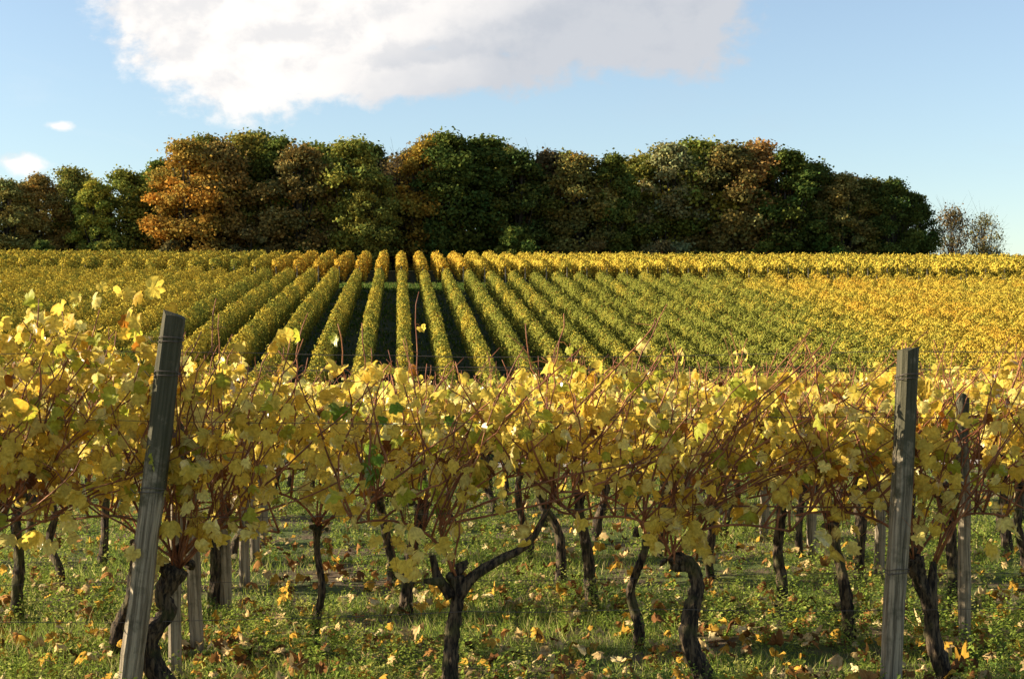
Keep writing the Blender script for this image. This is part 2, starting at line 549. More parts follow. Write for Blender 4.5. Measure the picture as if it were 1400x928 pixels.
# pale farm track between the near vines and the hillside
py_ = np.array([21.6, 22.3, 23.1, 23.9]); px_ = np.linspace(-60, 60, 121)
pxx, pyy = np.meshgrid(px_, py_)
pyy = pyy + 0.12 * np.sin(pxx * 0.9) * np.where(pyy < 22, 1, -0.5)
pzz = gz(pyy) + 0.05
idx = np.arange(pxx.size).reshape(pxx.shape)
a, b, c_, d = idx[:-1, :-1].ravel(), idx[:-1, 1:].ravel(), idx[1:, 1:].ravel(), idx[1:, :-1].ravel()
path = link('path', make_mesh('path', np.stack([pxx.ravel(), pyy.ravel(), pzz.ravel()], 1), np.concatenate([np.stack([a, b, c_], 1), np.stack([a, c_, d], 1)]), M_PATH))
tag(path, 'pale stony farm track behind the near vines', 'path', kind='structure')

# ------------------------------------------------------------------ the wood on the crest
def tree_proto(seed, h, wid, leaf, nclump, nleaf, spread_low=0.16, sparse=False, lean=0.0, top_round=0.8):
    """meshes of one tree: crown and trunk"""
    rs = np.random.RandomState(seed)
    tr = Acc()
    tp = spline([(0, 0, -0.4), (rs.normal(0, .15), rs.normal(0, .15), h * .25), (rs.normal(0, .35) + lean * .5, rs.normal(0, .3), h * .55), (lean, 0, h * .9)], 12)
    r0 = 0.022 * h
    tr.add(*tube(tp, np.linspace(r0, r0 * .12, 12) * np.where(np.arange(12) == 0, 1.5, 1), 8, .06, rs))
    # clumps of foliage through the crown's volume
    cl = []
    for k in range(nclump):
        t = rs.uniform(spread_low, 1.0)
        prof = (math.sin(math.pi * min(1, (t - spread_low + .10) / (1.06 - spread_low + .10))) ** 0.55) * (1 if t < top_round else 1)
        prof = max(prof, .62 if not sparse else .5)
        ang = rs.uniform(0, 2 * math.pi); prof *= math.sqrt(max(.06, 1 - (max(0, t - .62) / .40) ** 2))
        rr = wid * .5 * prof * math.sqrt(rs.uniform(0.12, 1)) * (1 - .18)
        cl.append((lean * t + rr * math.cos(ang), rr * math.sin(ang), t * h * .94, wid * rs.uniform(.06, .16) * (1.5 if sparse else 1)))
    cl = np.array(cl)
    for k in range(0, nclump, 2 if not sparse else 1):
        e = cl[k, :3]
        i0 = min(10, max(2, int(e[2] / h * 8)))
        s = tp[max(1, i0 - 2)]
        mid = (s + e) / 2 + np.array([0, 0, -.05 * h])
        L = spline([s, mid, e], 6)
        tr.add(*tube(L, np.linspace(r0 * .30, r0 * .05, 6), 5, cap=False))
        if sparse:
            for q in range(7):
                e2 = e + rs.normal(0, 1, 3) * cl[k, 3] * np.array([1, 1, .9]) + np.array([0, 0, .3])
                tr.add(*tube(spline([L[3 + q % 3], (L[4] + e2) / 2 + rs.normal(0, .1, 3), e2], 4), np.linspace(r0 * .10, r0 * .03, 4), 3, cap=False))
    w = cl[:, 3] ** 2; w /= w.sum()
    which = rs.choice(nclump, nleaf, p=w)
    dirs = unit(rs.normal(0, 1, (nleaf, 3)))
    rad = np.clip(np.abs(rs.normal(.66, .27, nleaf)), .1, 1.5)
    rad = np.where(rs.uniform(0, 1, nleaf) < .08, rad * 1.25, rad)
    C = cl[which]
    pos = C[:, :3] + dirs * (C[:, 3] * rad)[:, None] * np.array([1.1, 1.1, .80])
    nrm = unit(dirs + rs.normal(0, .7, (nleaf, 3)) + np.array([0, 0, .35]))
    tip = unit(rs.normal(0, 1, (nleaf, 3)) + np.array([0, 0, -.4]))
    size = leaf * rs.uniform(.6, 1.4, nleaf)
    clv = rs.uniform(.70, 1.3, nclump)[which]
    v = clv * rs.uniform(.72, 1.28, nleaf)
    warm = rs.normal(0, .10, nleaf) + rs.normal(0, .10, nclump)[which]
    cols = np.stack([v * (1 + warm), v, v * (1 - warm * .6)], 1)
    V, T, Cc = place_leaves(rs, pos, tip, nrm, size, QUAD_V, QUAD_T, cols, .4, .05)
    return make_mesh('tree_crown', V, T, M_TREE, np.clip(Cc, 0.05, 3)), tr.mesh('tree_trunk', M_TBARK)


PROTO = [tree_proto(21 + i, 16.0, w, .29, nc, int(nl * 1.6), sl) for i, (w, nc, nl, sl) in enumerate(
    [(9.6, 120, 15000, .03), (8.6, 105, 14000, .02), (10.6, 135, 16000, .04), (8.0, 95, 13000, .02), (10.0, 125, 15500, .03), (9.0, 110, 14500, .04)])]
BARE = tree_proto(41, 16.0, 8.0, .30, 46, 2200, .2, sparse=True)
THIN2 = tree_proto(47, 8.0, 6.6, .20, 44, 2600, .24, sparse=True)
THIN = tree_proto(43, 8.0, 7.4, .20, 50, 3200, .12, sparse=True)
BUSH = [tree_proto(61 + i, 5.5, 6.5, .36, 26, 4500, .03) for i in range(2)]

GREEN, DGREEN, OLIVE = (.074, .084, .017), (.047, .060, .013), (.098, .095, .020)
YGREEN, GOLD, ORANGE = (.130, .130, .022), (.170, .125, .022), (.260, .145, .030)
RUST, BROWN, DBROWN, PALE = (.150, .095, .028), (.112, .088, .026), (.082, .064, .026), (.150, .140, .050)
CNAME = {GREEN: 'mid green', DGREEN: 'dark green', OLIVE: 'olive green', YGREEN: 'yellow-green', GOLD: 'golden olive', ORANGE: 'bright orange',
         RUST: 'rusty', BROWN: 'brown', DBROWN: 'dull dark brown', PALE: 'pale olive'}
# photo column, top line in the photo, distance, colour, model
front = [(-75, 232, 166, OLIVE), (-38, 245, 165, BROWN), (8, 243, 163, BROWN), (52, 236, 165, RUST), (98, 226, 170, OLIVE), (132, 245, 163, YGREEN), (176, 228, 165, GREEN),
         (222, 214, 170, GREEN), (258, 188, 161, ORANGE), (300, 190, 162, RUST), (338, 178, 166, OLIVE), (378, 184, 164, GREEN), (412, 196, 161, BROWN),
         (446, 194, 168, GREEN), (480, 186, 161, YGREEN), (508, 226, 159, OLIVE), (540, 198, 165, DBROWN), (580, 192, 163, GOLD), (622, 176, 163, DGREEN),
         (664, 182, 165, DGREEN), (708, 202, 163, DGREEN), (748, 203, 166, DBROWN), (790, 208, 163, BROWN), (835, 208, 163, GREEN), (876, 204, 168, OLIVE),
         (915, 192, 166, PALE), (958, 186, 168, YGREEN), (1000, 193, 165, BROWN), (1036, 190, 166, RUST), (1076, 203, 163, DGREEN), (1112, 216, 165, DGREEN),
         (1148, 234, 163, BROWN), (1186, 240, 165, OLIVE), (1222, 242, 163, DGREEN), (1250, 262, 166, DGREEN)]
behind = [(30, 250, 178, DGREEN), (120, 238, 180, OLIVE), (205, 232, 178, DGREEN), (280, 182, 176, OLIVE), (355, 176, 177, GREEN), (430, 192, 178, OLIVE),
          (505, 192, 178, DGREEN), (560, 194, 176, BROWN), (600, 180, 178, GOLD), (690, 196, 177, OLIVE), (770, 204, 177, OLIVE), (850, 214, 177, DGREEN),
          (935, 190, 178, OLIVE), (1020, 194, 178, OLIVE), (1095, 212, 178, DGREEN), (1165, 238, 177, DBROWN), (1205, 246, 178, DGREEN)]


def plant_tree(name, px, top, Y, col, proto, label, cat, group, base_h=16.0, sq=1.0):
    x, ztop = at(px, Y, top)
    z0 = float(gz(Y))
    s = (ztop - z0) / base_h
    root = empty(name, (x, Y, z0), rnd.uniform(0, 6.28), 1.0)
    tk = link('trunk', proto[1], root)
    cr = link('crown', proto[0], root)
    w = s * rnd.uniform(.92, 1.1) * sq
    for o in (tk, cr):
        o.scale = (w, w, s)
    v_ = rnd.uniform(1.65, 2.1) * (1.3 if px < 215 else 1.0)
    cr.color = (*[max(.01, c * v_ * rnd.uniform(.94, 1.07)) for c in col], 1)
    tag(root, label, cat, group)
    return root


front.sort(); behind.sort()
nf = 0
for i, (px, top, Y, col) in enumerate(front):
    if px < -10:
        lab = CNAME[col] + ' tree beyond the left end of the wood, ' + ('outermost' if px < -60 else 'next to the wood')
    else:
        nf += 1
        lab = CNAME[col] + ' tree in the front of the wood, ' + nth(nf) + ' from the left'
    plant_tree('autumn_tree', px, top, Y, col, BARE if col == DBROWN and px < 600 else PROTO[(i * 5 + 2) % 6], lab, 'tree', 'trees along the edge of the wood', sq=1.18)
for i, (px, top, Y, col) in enumerate(behind):
    plant_tree('autumn_tree', px, top, Y, col, PROTO[(i * 7 + 1) % 6], CNAME[col] + ' tree at the back of the wood, its top ' + nth(i + 1) + ' from the left',
               'tree', 'trees at the back of the wood')
bare_tops = [(742, 203, 170), (545, 206, 172), (765, 209, 171)]
for i, (px, top, Y) in enumerate(bare_tops):
    plant_tree('bare_tree', px, top, Y, DBROWN, BARE, ('nearly bare tree with thin twigs rising above the dark middle of the wood', 'purplish nearly bare tree between yellow-green and golden trees',
               'second nearly bare tree, twigs poking above the dark middle of the wood')[i], 'tree', 'bare trees in the wood', sq=.8)
px_b = np.array([60, 148, 236, 345, 420, 600, 705, 815, 905, 1045, 1130.0])
px_b.sort()
for i, px in enumerate(px_b):
    col = [DGREEN, DBROWN, DGREEN, GREEN, DBROWN][(i * 3) % 5]
    plant_tree('understorey_bush', px, rnd.choice([312, 322, 330]), rnd.uniform(155, 162), col, BUSH[i % 2],
               CNAME[col] + ' bush at the foot of the wood, ' + nth(i + 1) + ' from the left', 'bush', 'bushes at the foot of the wood', 5.5, 1.0)
plant_tree('thin_tree', 1300, 284, 172, DBROWN, THIN, 'thin grey-brown tree beside the right end of the wood', 'tree', 'two thin trees by the wood', 8.0, .92)
plant_tree('thin_tree', 1347, 290, 170, BROWN, THIN2, 'small round thin brown tree, standing furthest right beyond the wood', 'tree', 'two thin trees by the wood', 8.0, .80)

# ------------------------------------------------------------------ hillside vine rows
ROW_W = 1.7
ROW_X0 = 0.25


def hedge_mesh(name, y0, y1, seed, width=0.54, top=1.52, low=0.16, per_m=900, leaf=0.082):
    rs = np.random.RandomState(seed)
    n = int((y1 - y0) * per_m)
    y = rs.uniform(y0, y1, n)
    # hull: walk round the profile (left flank, round top, right flank)
    u = rs.uniform(0, 1, n)
    hh = top - low - width * .45
    arc = math.pi * width * .45
    tot = 2 * hh + arc
    s = u * tot
    wv = 1 + .16 * np.sin(y * 5.3 + 3 * np.sin(y * 1.7)) + .10 * np.sin(y * 2.1 + seed) + .06 * rs.normal(0, 1, n)
    tv = .05 * np.sin(y * 5.6 + seed * 2 + 2 * np.sin(y * .6)) + .09 * np.sin(y * 3.9 + 2 * np.sin(y * .9 + seed)) + .06 * np.sin(y * 9.1)
    a = np.clip((s - hh) / arc, 0, 1) * math.pi
    zc = top - width * .45
    x = -np.cos(a) * width * .5 * wv
    z = np.where(s < hh, low + s, np.where(s > hh + arc, low + (tot - s), zc + np.sin(a) * width * .45 * (1 + tv * 2)))
    z = z + np.where(s < hh, tv * .5, tv)
    nx_ = -np.cos(a); nz_ = np.sin(a)
    # ragged lower edge and some shoots sticking out of the top
    shoot = rs.uniform(0, 1, n) < .035
    z = z + np.where(shoot & (nz_ > .3), rs.uniform(.05, .30, n), 0)
    for g in rs.uniform(y0, y1, int((y1 - y0) / 9)):          # weak or missing vines
        w_ = np.exp(-((y - g) / rs.uniform(.35, .7)) ** 2)
        z = z - w_ * rs.uniform(.25, .7) * np.clip((z - low) / (top - low), 0, 1)
    inn = rs.uniform(0, 1, n) < .25
    x = np.where(inn, x * rs.uniform(.1, .9, n), x)
    pos = np.stack([x, y, z + gz(y)], 1)
    nrm = unit(np.stack([nx_, np.zeros(n), nz_ + .15], 1) + rs.normal(0, .36, (n, 3)))
    tip = unit(np.stack([nx_ * .3, rs.normal(0, .6, n), -np.ones(n)], 1) + rs.normal(0, .35, (n, 3)))
    cols = rs.uniform(0, 1, (n, 3))
    # leaf tint grows more golden towards the top of the row
    cols[:, 0] += .62 * (np.clip((z - low) / (top - low), 0, 1) - .72)
    # neighbouring leaves share some of their tone
    cols[:, 1] = np.clip(.5 * cols[:, 1] + .5 * (.5 + .5 * np.sin(y * 7 + z * 9 + seed)), 0, 1)
    V, T, C = place_leaves(rs, pos, tip, nrm, leaf * rs.uniform(.7, 1.3, n), QUAD_V, QUAD_T, cols, .4, .04)
    return make_mesh(name, V, T, M_HEDGE, C)


def post_mesh(h, w, dpt, seed, top_cut=0.0):
    """weathered timber post, origin at the ground"""
    bm = bmesh.new()
    rs = random.Random(seed)
    n = 9
    rings = []
    zs = [-.25 + (h + .25) * i / (n - 1) for i in range(n)]
    c = min(w, dpt) * .24
    outline = [(-w / 2 + c, -dpt / 2), (w / 2 - c, -dpt / 2), (w / 2, -dpt / 2 + c), (w / 2, dpt / 2 - c), (w / 2 - c, dpt / 2), (-w / 2 + c, dpt / 2), (-w / 2, dpt / 2 - c), (-w / 2, -dpt / 2 + c)]
    for k, z in enumerate(zs):
        ring = []
        sc = 1.0 + rs.uniform(-.03, .03)
        ox, oy = rs.uniform(-.004, .004), rs.uniform(-.004, .004)
        for (x, y) in outline:
            zz = z
            if k == n - 1:
                zz = z + x / w * top_cut + rs.uniform(-.012, .012)
            ring.append(bm.verts.new((x * sc + ox + rs.uniform(-.0035, .0035), y * sc + oy + rs.uniform(-.0035, .0035), zz)))
        rings.append(ring)
    for k in range(n - 1):
        for j in range(8):
            bm.faces.new((rings[k][j], rings[k][(j + 1) % 8], rings[k + 1][(j + 1) % 8], rings[k + 1][j]))
    top = bm.faces.new(rings[-1]); bm.faces.new(list(reversed(rings[0])))
    r = bmesh.ops.inset_region(bm, faces=[top], thickness=c * .6, depth=c * .35)
    me = bpy.data.meshes.new('post')
    bm.to_mesh(me); bm.free()
    me.materials.append(M_POST)
    return me


LOW = [hedge_mesh('row_foliage', 47.0, 113.0, 71 + i) for i in range(3)]
LOWG = [hedge_mesh('row_foliage', 47.0, 113.0, 81 + i, width=.84, top=1.46, per_m=900) for i in range(2)]
UPP = [hedge_mesh('row_foliage', 120.5, 147.0, 91 + i, width=.74, top=1.76, low=.35, per_m=420, leaf=.15) for i in range(3)]
ENDPOST = post_mesh(1.40, .09, .09, 5)


def hill_row(block, k):
    x = ROW_X0 + k * ROW_W
    rr = random.Random(k * 7 + (1 if block == 'low' else 2))
    side = 'middle' if k == 0 else (nth(abs(k)) + (' to the left' if k < 0 else ' to the right'))
    root = empty('vine_row', (x, 0, rr.uniform(-.05, .07)))
    if block == 'low':
        tl = float(tilt(x))
        root.rotation_euler = (math.atan(tl), 0, 0)
        root.location.z -= 120.0 * tl
    if block == 'low':
        if 14 <= k < 17:
            gold, orng, me, word = .28 + (k - 14) * .12, .25, LOWG[k % 2], 'green-gold'
        elif k >= 17:
            gold, orng, me, word = rr.uniform(.62, .80), rr.uniform(.24, .42), LOWG[k % 2], 'golden'
        elif k >= 5:
            gold, orng, me, word = rr.uniform(.13, .22), .05, LOW[k % 3], 'green'
        elif k >= -6:
            gold, orng, me, word = rr.uniform(.26, .36) + (.08 if k < -1 else 0), .05, LOW[k % 3], 'yellow-green'
        else:
            gold, orng, me, word = rr.uniform(.56, .70), .14, LOW[k % 3], 'yellow'
        lab = f'{word} vine row on the lower hillside, ' + ('the middle one, pointing straight uphill' if k == 0 else f'{side} of the middle row')
        grp = 'vine rows on the lower hillside'
        ey = 113.1
    else:
        gold = .85 if -6 < k < 6 else (.72 if k < 14 else .60)
        orng = .50 if -7 < k < 4 else (.26 if k < 12 else .1)
        if k <= -7:
            gold, orng = .52, .1
        me = UPP[k % 3]
        word = 'orange-gold' if -7 < k < 4 else 'golden'
        lab = f'{word} vine row above the grass strip, ' + ('the middle one' if k == 0 else f'{side} of the middle row')
        grp = 'vine rows above the grass strip'
        ey = 120.4
    f = link('foliage', me, root)
    f.color = (gold + rr.uniform(-.09, .09), orng + rr.uniform(-.06, .06), 0, 1)
    p = link('end_post', ENDPOST, root)
    p.location = (rr.uniform(-.05, .05), ey, float(gz(ey)))
    tag(root, lab, 'vine row', grp)


for k in range(-21, 31):
    hill_row('low', k)
for k in range(-26, 40):
    hill_row('up', k)

# ------------------------------------------------------------------ the near vineyard: vines, posts, wires
ROW_Y = [7.15 + 1.1 * i for i in range(12)]
YEL = np.array([.83, .635, .110]); PALEY = np.array([.86, .735, .23]); GLD = np.array([.79, .52, .065])
LIME = np.array([.46, .47, .055]); GRN = np.array([.16, .27, .035]); BRN = np.array([.17, .065, .02]); ORG = np.array([.50, .20, .025])


def leaf_colours(rs, n, x, z, green_at=None):
    u = rs.uniform(0, 1, n)
    c = np.empty((n, 3))
    base = np.where((u < .52)[:, None], YEL, np.where((u < .70)[:, None], GLD, np.where((u < .86)[:, None], PALEY, LIME)))
    c[:] = base
    q = rs.uniform(0, 1, n)
    c = np.where((q < .02)[:, None], BRN, c)
    c = np.where(((q > .02) & (q < .033))[:, None], ORG, c)
    if green_at is not None:
        gx_, gz_, gr, amt = green_at
        near = np.exp(-(((x - gx_) / gr) ** 2 + ((z - gz_) / (gr * 1.1)) ** 2))
        pick = rs.uniform(0, 1, n) < near * amt
        c = np.where(pick[:, None], np.where((rs.uniform(0, 1, n) < .55)[:, None], GRN, LIME), c)
    return c * rs.uniform(.80, 1.12, (n, 1))


def vine(px, Y, seed, row, label, top=1.62, head=None, trunk_pts=None, trunk_r=.036, nshoot=11, extra=120, hi=True, lean=.30, arms=None,
         green_at=None, shoots_extra=(), spread=.62, part_canes=True, thick=.13, hang=(), clear=None):
    """one grape vine: trunk, canes, leaves; local origin at the foot of the trunk"""
    rs = np.random.RandomState(seed)
    x0 = at(px, Y)
    z0 = float(gz(Y))
    root = empty('grape_vine', (x0, Y, z0))
    tag(root, label, 'vine', 'vines in the near rows')
    hd = head or (rs.normal(0, .07), rs.normal(0, .03), rs.uniform(.60, .76))
    if trunk_pts is None:
        trunk_pts = [(0, 0, -.12), (rs.normal(0, .02), rs.normal(0, .02), .12), (hd[0] * .3 + rs.normal(0, .03), rs.normal(0, .03), hd[2] * .5),
                     (hd[0] * .8 + rs.normal(0, .025), rs.normal(0, .02), hd[2] * .82), hd]
    n = 40 if hi else 14
    tp = spline(trunk_pts, n)
    t = np.linspace(0, 1, n)
    rad = trunk_r * (1.22 - .5 * t + .35 * np.exp(-t * 9) + .42 * np.exp(-((t - .97) / .09) ** 2))
    rad = rad * (1 + .12 * rs.normal(0, 1, n).cumsum() / math.sqrt(n))
    tr = Acc()
    tr.add(*tube(tp, np.clip(rad, trunk_r * .5, trunk_r * 2.0), 20 if hi else 9, .15, rs, True, 5, rs.uniform(-5, 5)))
    for q in range(4):                                   # knuckles of old pruning cuts
        e = np.array(hd) + rs.normal(0, .03, 3)
        o = e + np.array([rs.normal(0, .035), rs.normal(0, .03), rs.uniform(.0, .06)])
        tr.add(*tube([e, (e + o) / 2, o], [trunk_r * .75, trunk_r * .6, trunk_r * .35], 7, .1, rs))
    arm_curves = []
    for A in (arms or []):                               # stout old arms
        L = spline(A, 12)
        tr.add(*tube(L, np.linspace(trunk_r * .95, trunk_r * .42, 12), 10, .10, rs, True, 3, 2))
        arm_curves.append(L)
    link('trunk', tr.mesh('trunk', M_BARK), root)
    # canes tied down along the wire, then the year's shoots rising from them
    curves = []
    starts = [np.array(hd)] + [L[-1] for L in arm_curves]
    for sgn in (-1, 1):
        s = starts[0] if not arm_curves else starts[rs.randint(len(starts))]
        e = np.array([hd[0] + sgn * rs.uniform(.45, .62), rs.normal(0, .03), rs.uniform(.80, .94)])
        L = bez(s, s + np.array([sgn * .08, 0, .22]), e + np.array([-sgn * .25, 0, .05]), e, 12)
        curves.append((L, .0075, .0055, 'arm'))
    for k in range(nshoot):
        src = curves[k % 2][0] if rs.uniform() < .68 else None
        if src is not None:
            s = src[rs.randint(3, 12)]
        else:
            s = starts[rs.randint(len(starts))] + rs.normal(0, .015, 3)
        ln = rs.uniform(.65, 1.25)
        ang = rs.normal(lean, .45)
        zt = min(top + rs.uniform(-.18, .20) + (rs.uniform(.08, .34) if rs.uniform() < .3 else 0), s[2] + ln * max(.35, math.cos(ang)))
        xt = np.clip(s[0] + ln * math.sin(ang), -spread - .25, spread + .45)
        e = np.array([xt, rs.normal(-.06, thick * .8), zt])
        d = e - s
        L = bez(s, s + d * .3 + np.array([rs.normal(0, .08), rs.normal(0, .05), rs.normal(.06, .05)]), s + d * .7 + np.array([rs.normal(0, .07), rs.normal(0, .05), rs.normal(0, .05)]), e, 13)
        L[3:-1] += rs.normal(0, .006, (9, 3))
        curves.append((L, rs.uniform(.0044, .0064), .0024, 'shoot'))
    for pts in shoots_extra:
        curves.append((spline(pts, 14), .0062, .0026, 'shoot'))
    seg = 6 if hi else 4
    if part_canes:
        for (L, r0, r1, kind) in curves:
            ac = Acc(); m = len(L)
            rr = np.linspace(r0, r1, m)
            rr[1::2] *= 1.10
            ac.add(*tube(L, rr, seg))
            for q in range(2 if kind == 'shoot' and hi else 0):     # side twigs and tendrils
                i = rs.randint(4, m - 2)
                o = L[i] + np.array([rs.normal(0, .07), rs.normal(0, .06), rs.uniform(-.02, .12)])
                ac.add(*tube(bez(L[i], L[i] + rs.normal(0, .03, 3), o, o + rs.normal(0, .02, 3), 6), np.linspace(.0024, .0010, 6), 4, cap=False))
            link('cane', ac.mesh('cane', M_CANE), root)
    # leaves at the nodes of the shoots plus side-shoot leaves filling the wall
    P = []
    for (L, r0, r1, kind) in curves:
        if kind == 'arm':
            continue
        m = rs.randint(4, 8)
        for tt in np.sort(rs.uniform(.22, .84, m)):
            i = min(int(tt * (len(L) - 1)), len(L) - 2)
            f = tt * (len(L) - 1) - i
            P.append(L[i] * (1 - f) + L[i + 1] * f)
    P = np.array(P)
    stalk0 = P.copy()
    off = np.stack([rs.normal(0, .05, len(P)), rs.normal(0, .07, len(P)), rs.normal(-.01, .04, len(P))], 1)
    P = P + off
    E = np.stack([rs.uniform(-spread, spread, extra) + .06, rs.normal(.03, thick, extra), rs.beta(2.2, 1.4, extra) * (top - .92 + .20 * np.sin(rs.uniform(0, 6) + rs.uniform(0, 6, extra))) + .92], 1)
    hangers = []
    if clear is not None:
        E = E[~((np.abs(E[:, 0] - clear) < .07) & (E[:, 2] < 1.62))]
    allp = np.concatenate([P, E])
    pxw = np.array([to_px(x0 + q, Y) for q in allp[:, 0]])
    gap = (row <= 3) & (np.abs(pxw - 1318) < 20) & (allp[:, 2] < 1.55)        # a bare spot in front of the thin post
    keep = ~gap & ~((allp[:, 2] > top + .02) & (np.arange(len(allp)) >= len(P)))
    n_p = int(keep[:len(P)].sum()); stalk0 = stalk0[keep[:len(P)]]
    allp = allp[keep]; P = allp[:n_p]
    N = len(allp)
    up = rs.uniform(0, 1, N)
    nrm = np.stack([rs.normal(-.25, .55, N), rs.choice([-1, 1], N, p=[.7, .3]) * rs.uniform(.25, 1, N), rs.normal(.35, .45, N)], 1)
    tip = np.stack([rs.normal(0, .55, N), rs.normal(0, .35, N), -rs.uniform(.25, 1.0, N)], 1)
    size = rs.uniform(.042, .090, N) * (1.0 if hi else .92)
    cols = leaf_colours(rs, N, allp[:, 0], allp[:, 2], green_at)
    for (hx, hz, hn, hr) in hang:
        j = rs.choice(N, hn, replace=False)
        allp[j] = np.stack([rs.normal(hx, hr, hn), rs.normal(-.12, .05, hn), rs.normal(hz, hr * 1.3, hn)], 1)
        cols[j] = np.where(rs.uniform(0, 1, (hn, 1)) < .6, PALEY, YEL) * rs.uniform(.9, 1.1, (hn, 1))
        size[j] = rs.uniform(.05, .08, hn)
        for q in range(3):
            V, T = tube(bez((hx + rs.normal(0, .04), -.06, hz + .22), (hx, -.09, hz + .15), (hx, -.1, hz + .05), (hx + rs.normal(0, .04), -.12, hz), 7), np.linspace(.003, .0014, 7), 4, cap=False)
            hangers.append((V, T))
    dead = cols[:, 1] < .12
    size = np.where(dead, size * .8, size)
    lv = Acc()
    for V, T in hangers:
        lv.add(V, T, np.array([.30, .10, .035]))
    LV, LT = (LEAF_HI_V, LEAF_HI_T) if hi else (LEAF_LO_V, LEAF_LO_T)
    lv.add(*place_leaves(rs, allp, tip, unit(nrm), size, LV, LT, cols, .60 if hi else .5, .04 if hi else .05,
                         edge=np.where(rs.uniform(0, 1, N) < .30, rs.uniform(.2, .8, N), 0)))
    if hi:
        for i in range(len(P)):                          # leaf stalks
            V, T = tube([stalk0[i], (stalk0[i] + P[i]) / 2 + np.array([0, 0, .012]), P[i]], [.0016, .0013, .0012], 3, cap=False)
            lv.add(V, T, np.array([.38, .16, .05]))
    link('leaves', lv.mesh('vine_leaves', M_LEAF if hi else M_LEAF_FAR), root)
    return root


def copy_vine(src, px, Y, label, flip, sc=1.0):
    r = src.copy(); COL.objects.link(r)
    r.location = (at(px, Y), Y, float(gz(Y)))
    r.rotation_euler = (0, 0, rnd.uniform(-.12, .12) + (math.pi if flip else 0))
    r.scale = (sc * rnd.uniform(.94, 1.06), sc, sc * rnd.uniform(.95, 1.03))
    r['label'] = label
    for ch in list(src.children):
        c = ch.copy(); COL.objects.link(c); c.parent = r
    return r


# row 1, each by hand
Y1 = ROW_Y[0]
vine(-128, Y1, 101, 1, 'vine in the front row at the far left edge, mostly out of sight', top=2.02, nshoot=56, extra=360, lean=.38, spread=1.2)
vine(222, Y1, 102, 1, 'front-row vine with a swollen twisted trunk behind the leaning post', top=1.80, nshoot=34, extra=170, trunk_r=.043, lean=-.05, spread=.85,
     trunk_pts=[(.03, .02, -.12), (.02, .02, .06), (-.06, .0, .22), (-.055, -.01, .34), (.025, .0, .44), (.0, 0, .53), (.07, 0, .66)], head=(.07, 0, .66), hang=((.25, .85, 12, .06), (.42, .90, 5, .04), (-.06, .76, 3, .03), (-.55, .9, 6, .08)),
     shoots_extra=[[(.07, 0, .66), (.03, .02, .95), (.10, .02, 1.3), (.33, .03, 1.78)], [(.07, 0, .66), (.3, -.03, .86), (.7, -.03, 1.0), (.95, 0, 1.12)]])
vine(612, Y1, 103, 1, 'front-row vine with a pale trunk forking into a Y', top=1.62, nshoot=28, extra=90, trunk_r=.033, lean=.35,
     trunk_pts=[(0, 0, -.12), (.01, 0, .1), (.02, .01, .3), (.05, 0, .48), (.04, 0, .60)], head=(.04, 0, .60),
     arms=[[(.05, 0, .50), (.13, 0, .60), (.26, -.01, .68), (.40, 0, .76), (.50, .01, .94)], [(.02, 0, .5), (-.05, 0, .60), (-.075, .01, .70)]],
     green_at=(-.27, 1.25, .30, .45), hang=((-.20, .80, 9, .05), (-.16, .66, 8, .035), (-.34, .92, 8, .08), (.36, .84, 3, .03), (-.03, .74, 2, .02)),
     shoots_extra=[[(.02, 0, .62), (-.04, 0, .85), (.0, -.02, 1.05), (-.14, 0, 1.3), (-.25, 0, 1.66)],
                   [(-.04, 0, .85), (.12, 0, 1.02), (.45, -.04, 1.25), (.95, -.05, 1.75), (1.02, -.05, 1.86)],
                   [(-.04, 0, .85), (.10, -.03, 1.15), (.42, -.03, 1.5), (.66, -.03, 1.72)],
                   [(-.04, 0, .85), (.2, -.05, .97), (.62, -.06, 1.10), (1.1, -.06, 1.17), (1.4, -.04, 1.22)],
                   [(-.04, 0, .85), (.3, -.05, .92), (.72, -.06, 1.03), (1.25, -.06, 1.28), (1.75, -.06, 1.62)],
                   [(.50, 0, .94), (.62, 0, .90), (.85, -.02, 1.02), (1.05, 0, 1.3)]])
vine(953, Y1, 104, 1, 'front-row vine with a thick mossy trunk hooked over at the top', top=1.60, nshoot=32, extra=95, trunk_r=.039, lean=.5,
     trunk_pts=[(.02, 0, -.12), (.03, 0, .08), (-.035, 0, .25), (-.03, 0, .40), (.0, 0, .53), (-.03, 0, .63), (-.12, 0, .66)], head=(-.12, 0, .66), hang=((-.22, .80, 9, .05), (-.04, .78, 9, .045), (-.13, .90, 6, .05), (.62, .76, 3, .04)),
     shoots_extra=[[(-.12, 0, .66), (-.16, 0, .85), (.05, -.03, 1.2), (.55, -.05, 1.66), (.62, -.05, 1.74)], [(-.12, 0, .66), (-.10, 0, .92), (.3, -.03, .93), (.85, -.02, .92)],
                   [(-.1, 0, .9), (.25, -.05, 1.2), (.8, -.06, 1.5), (1.15, -.06, 1.8)]])
vine(1292, Y1, 105, 1, 'front-row vine with a dark knobbly head right of the grey post', top=1.56, nshoot=32, extra=105, clear=.10, trunk_r=.036, lean=.25,
     trunk_pts=[(.02, 0, -.12), (.0, 0, .06), (-.06, 0, .25), (-.07, 0, .40), (-.13, 0, .55), (-.16, 0, .66)], head=(-.16, 0, .66), hang=((-.22, .83, 5, .05), (-.55, .82, 6, .05), (.3, .9, 6, .08)),
     arms=[[(-.07, 0, .40), (-.06, .01, .55), (-.05, .02, .64)]],
     shoots_extra=[[(-.16, 0, .66), (-.3, -.02, .9), (-.62, -.02, 1.05), (-.85, -.03, 1.5)], [(-.16, 0, .66), (-.1, -.04, 1.0), (.25, -.04, 1.4), (.55, -.04, 1.7)]])
